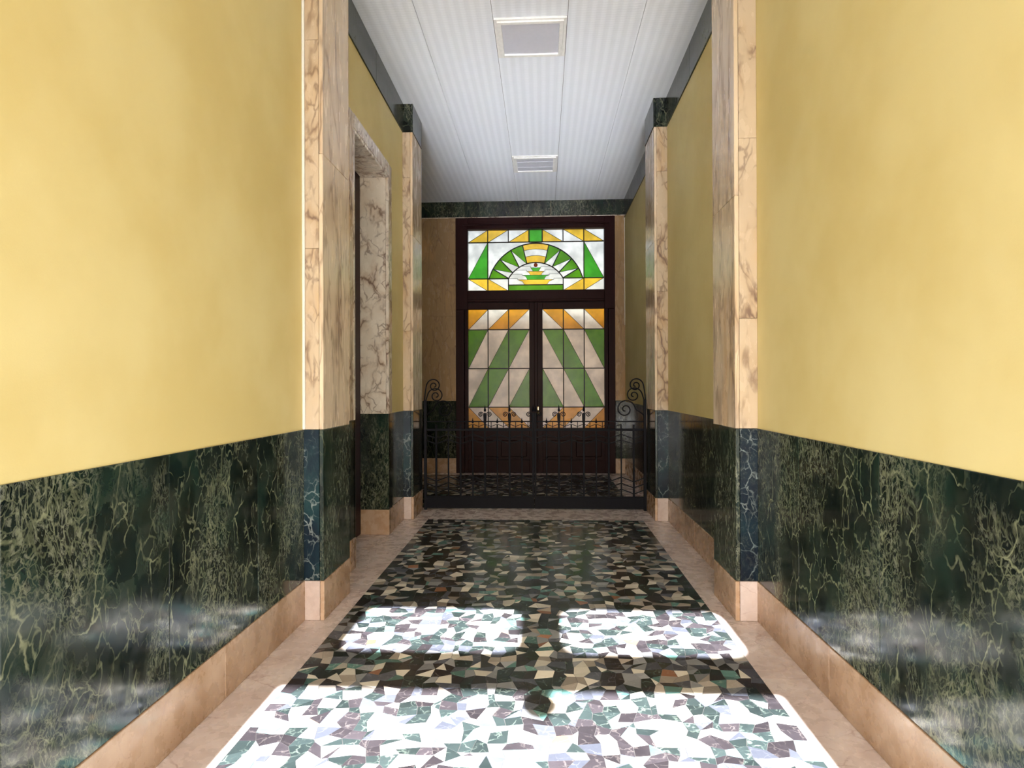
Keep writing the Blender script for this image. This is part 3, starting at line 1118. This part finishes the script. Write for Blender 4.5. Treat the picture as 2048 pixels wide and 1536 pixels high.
def spiral(cx, cz, r0, turns, a0, sgn, n=40, rmin=0.12):
    out = []
    for k in range(n + 1):
        u = k / n
        r = r0 * (1 - (1 - rmin) * u ** 0.8)
        a = a0 + sgn * turns * 2 * math.pi * u
        out.append((cx + r * math.cos(a), YG, cz + r * math.sin(a)))
    return out


def gate_leaf(k0, k1, mir, label):
    root = empty('iron_gate')
    tag(root, label, 'gate', 'two leaves of the low iron gate')
    s = -1 if mir else 1
    hx = GX0 + 18 * BAY if mir else GX0          # hinge side
    X = lambda k: hx + s * k * BAY               # bars counted from the hinge
    it = M['iron']
    xa, xb = X(0), X(9) - s * 0.004
    # solid kick plate, rails, stiles
    box('kick_plate', xa, xb, YG - 0.006, YG + 0.006, Z_LO, Z_KT - 0.004, it, root, 0.002)
    box('bottom_rail', xa, xb, YG - 0.014, YG + 0.014, Z_KT - 0.014, Z_KT + 0.004, it, root, 0.002)
    box('middle_rail', xa, xb, YG - 0.012, YG + 0.012, Z_R2 - 0.016, Z_R2 + 0.010, it, root, 0.002)
    box('top_rail', xa, xb, YG - 0.010, YG + 0.010, Z_R1 - 0.006, Z_R1 + 0.006, it, root, 0.002)
    box('hinge_post', xa, xa + s * 0.032, YG - 0.016, YG + 0.016, 0.0, gz(800), it, root, 0.003)
    for k in range(1, 10):
        x = X(k) - (s * 0.013 if k == 9 else 0)
        tall = k % 2 == 1
        w = 0.011 if tall else 0.008
        ztop = gz(822) if (tall and k >= 5) else gz(846)
        bar = box('bar', x - w, x + w, YG - w, YG + w, Z_KT, ztop - 0.02, it, root, 0.002)
        if not tall and k >= 4:
            bm = bmesh.new()
            add_lathe(bm, [(0.010, -0.02), (0.013, -0.005), (0.006, 0.02), (0.001, 0.045)], (x, YG, gz(843)), 'Z', 8)
            obj('spear_tip', bm, it, bar)
            bm = bmesh.new()
            add_lathe(bm, [(0.003, -0.016), (0.014, -0.006), (0.014, 0.006), (0.003, 0.016)], (x, YG, gz(915)), 'Z', 10)
            obj('bar_knot', bm, it, bar, True)
        if tall and k >= 5:
            bm = bmesh.new()
            add_lathe(bm, [(0.011, -0.03), (0.014, -0.01), (0.006, 0.02), (0.001, 0.05)], (x, YG, gz(818)), 'Z', 8)
            obj('spear_tip', bm, it, bar)
            for q in ((-1, 1) if k < 9 else (-s,)):
                bm = bmesh.new()
                cxs, czs = x + q * 0.050, gz(829)
                pts = [(x + q * 0.010, YG, gz(846)), (x + q * 0.014, YG, gz(836))] + spiral(cxs, czs, 0.034, 1.9, math.pi if q > 0 else 0, -q, 34)
                add_tube(bm, pts, 0.0045, 6)
                obj('small_scroll', bm, it, bar, True)
    # ribbons of V-shaped bars: lowest at the tall bars, highest at the slim ones
    lv = [(gz(987), 0.055), (gz(975), 0.055), (gz(963), 0.055), (gz(888), 0.05), (gz(877), 0.05)]
    for zl, hgt in lv:
        for k in range(9):
            za, zb = (zl + hgt, zl) if k % 2 == 0 else (zl, zl + hgt)
            bm = bmesh.new()
            add_strip(bm, [(X(k), za), (X(k + 1) - (s * 0.01 if k == 8 else 0), zb)], 0.011, YG - 0.006, YG + 0.006)
            obj('chevron', bm, it, root)
    for k in range(2, 9):                        # small chevrons between the two top rails
        xm = (X(k) + X(k + 1)) / 2
        bm = bmesh.new()
        add_strip(bm, [(X(k), Z_R1 - 0.030), (xm, Z_R1 - 0.058), (X(k + 1) - (s * 0.01 if k == 8 else 0), Z_R1 - 0.030)], 0.007, YG - 0.004, YG + 0.004)
        obj('small_chevron', bm, it, root)
        box('small_bar', xm - 0.004, xm + 0.004, YG - 0.004, YG + 0.004, Z_R2, Z_R1, it, root)
    # cascade of big scrolls on the hinge side
    m = 1 / 171.0
    for cx, cy_, r0, stem in ((20.5, 771, 15.5, 818), (24.5, 791, 17.5, 830), (41, 819, 21, 842)):
        c0, z0 = hx + s * cx * m, gz(cy_)
        r0 *= m
        pts = spiral(c0, z0, r0, 1.75, math.pi if s > 0 else 0.0, -s, 46, 0.14)
        zb = gz(stem)
        xs = pts[0][0]
        pre = [(hx + s * 0.004 + (xs - hx - s * 0.004) * u ** 2.2, YG, zb + (z0 - zb) * u) for u in [q / 6 for q in range(6)]]
        bm = bmesh.new()
        add_tube(bm, pre + pts, 0.0072, 7)
        obj('large_scroll', bm, it, root, True)
    return root


gate_leaf(0, 9, False, 'black wrought iron gate leaf hinged on the doorway side of the hall')
gate_leaf(9, 18, True, 'black wrought iron gate leaf hinged on the unbroken wall side')

# ------------------------------------------------------------------ entrance frame behind the viewer (casts the barred sun patches)
door_3 = tag(empty('door_3'), 'open street entrance with a dark transom frame and central drop', 'door', kind='structure')
TS = math.tan(math.radians(SUN_EL))
TZ0, TZ1, TZ2 = [(q - Y0 + 0.04) * TS for q in (2.99, 3.375, 4.075)]   # bar and panes, from the shadows on the floor


def rounded(x0, x1, z0, z1, r, n=6):
    out = []
    for cx, cz, a0 in ((x1 - r, z1 - r, 0), (x0 + r, z1 - r, 90), (x0 + r, z0 + r, 180), (x1 - r, z0 + r, 270)):
        for k in range(n + 1):
            a = math.radians(a0 + 90 * k / n)
            out.append((cx + r * math.cos(a), cz + r * math.sin(a)))
    return out


cu = bpy.data.curves.new('transom_frame', 'CURVE')
cu.dimensions = '2D'
cu.fill_mode = 'BOTH'
cu.extrude = 0.03
for loop in ([(EX0 - 0.02, TZ0), (EX1 + 0.02, TZ0), (EX1 + 0.02, EZ + 0.02), (EX0 - 0.02, EZ + 0.02)],
             rounded(-1.13, -0.145, TZ1, TZ2, 0.09), rounded(0.115, 1.10, TZ1, TZ2, 0.09)):
    sp = cu.splines.new('POLY')
    sp.points.add(len(loop) - 1)
    for pt, (x, z) in zip(sp.points, loop):
        pt.co = (x, z, 0, 1)
    sp.use_cyclic_u = True
tmp = bpy.data.objects.new('transom_frame_curve', cu)
COL.objects.link(tmp)
dg = bpy.context.evaluated_depsgraph_get()
me = bpy.data.meshes.new_from_object(tmp.evaluated_get(dg))
bpy.data.objects.remove(tmp)
me.transform(Matrix.Translation((0, Y0 - 0.04, 0)) @ Matrix.Rotation(math.radians(90), 4, 'X'))
me.materials.clear()
me.materials.append(M['wood'])
tf = bpy.data.objects.new('transom_frame', me)
COL.objects.link(tf)
tf.parent = door_3
bm = bmesh.new()
add_lathe(bm, [(0.07, 0.0), (0.05, -0.024), (0.05, -0.048), (0.085, -0.09), (0.085, -0.12), (0.06, -0.156), (0.02, -0.19)], (-0.02, Y0 - 0.04, TZ0), 'Z', 20)
obj('drop_finial', bm, M['wood'], door_3, True)

# ------------------------------------------------------------------ small things
bm = bmesh.new()
add_box(bm, XL + 0.001, XL + 0.017, P1L[0] - 0.022, P1L[0] - 0.005, ZW + 0.002, ZF, 0.004)
tag(obj('cable_conduit', bm, M['white_plastic']), 'thin white plastic conduit running up beside the near marble pilaster', 'conduit')
bm = bmesh.new()
add_tube(bm, [(XRV - 0.006, YB - 0.026, 2.45), (XRV - 0.006, YB - 0.026, 3.3), (XRV - 0.006, YB - 0.026, ZC)], 0.006, 6, Vector((1, 0, 0)))
tag(obj('wall_cable', bm, M['white_plastic']), 'thin white cable running down the corner beside the glass door', 'cable')
bm = bmesh.new()
q = at_y(785, 1052, 1.0)
d = ray(785, 1052)
q = CAM + d * (-EYE / d.z)
bmesh.ops.create_icosphere(bm, subdivisions=1, radius=0.010, matrix=Matrix.Translation((q.x + 0.03, q.y, 0.006)) @ Matrix.Diagonal((1.2, 0.9, 0.6, 1)))
tag(obj('paper_scrap', bm, M['paper']), 'tiny crumpled white paper scrap on the floor by the doorway', 'paper')
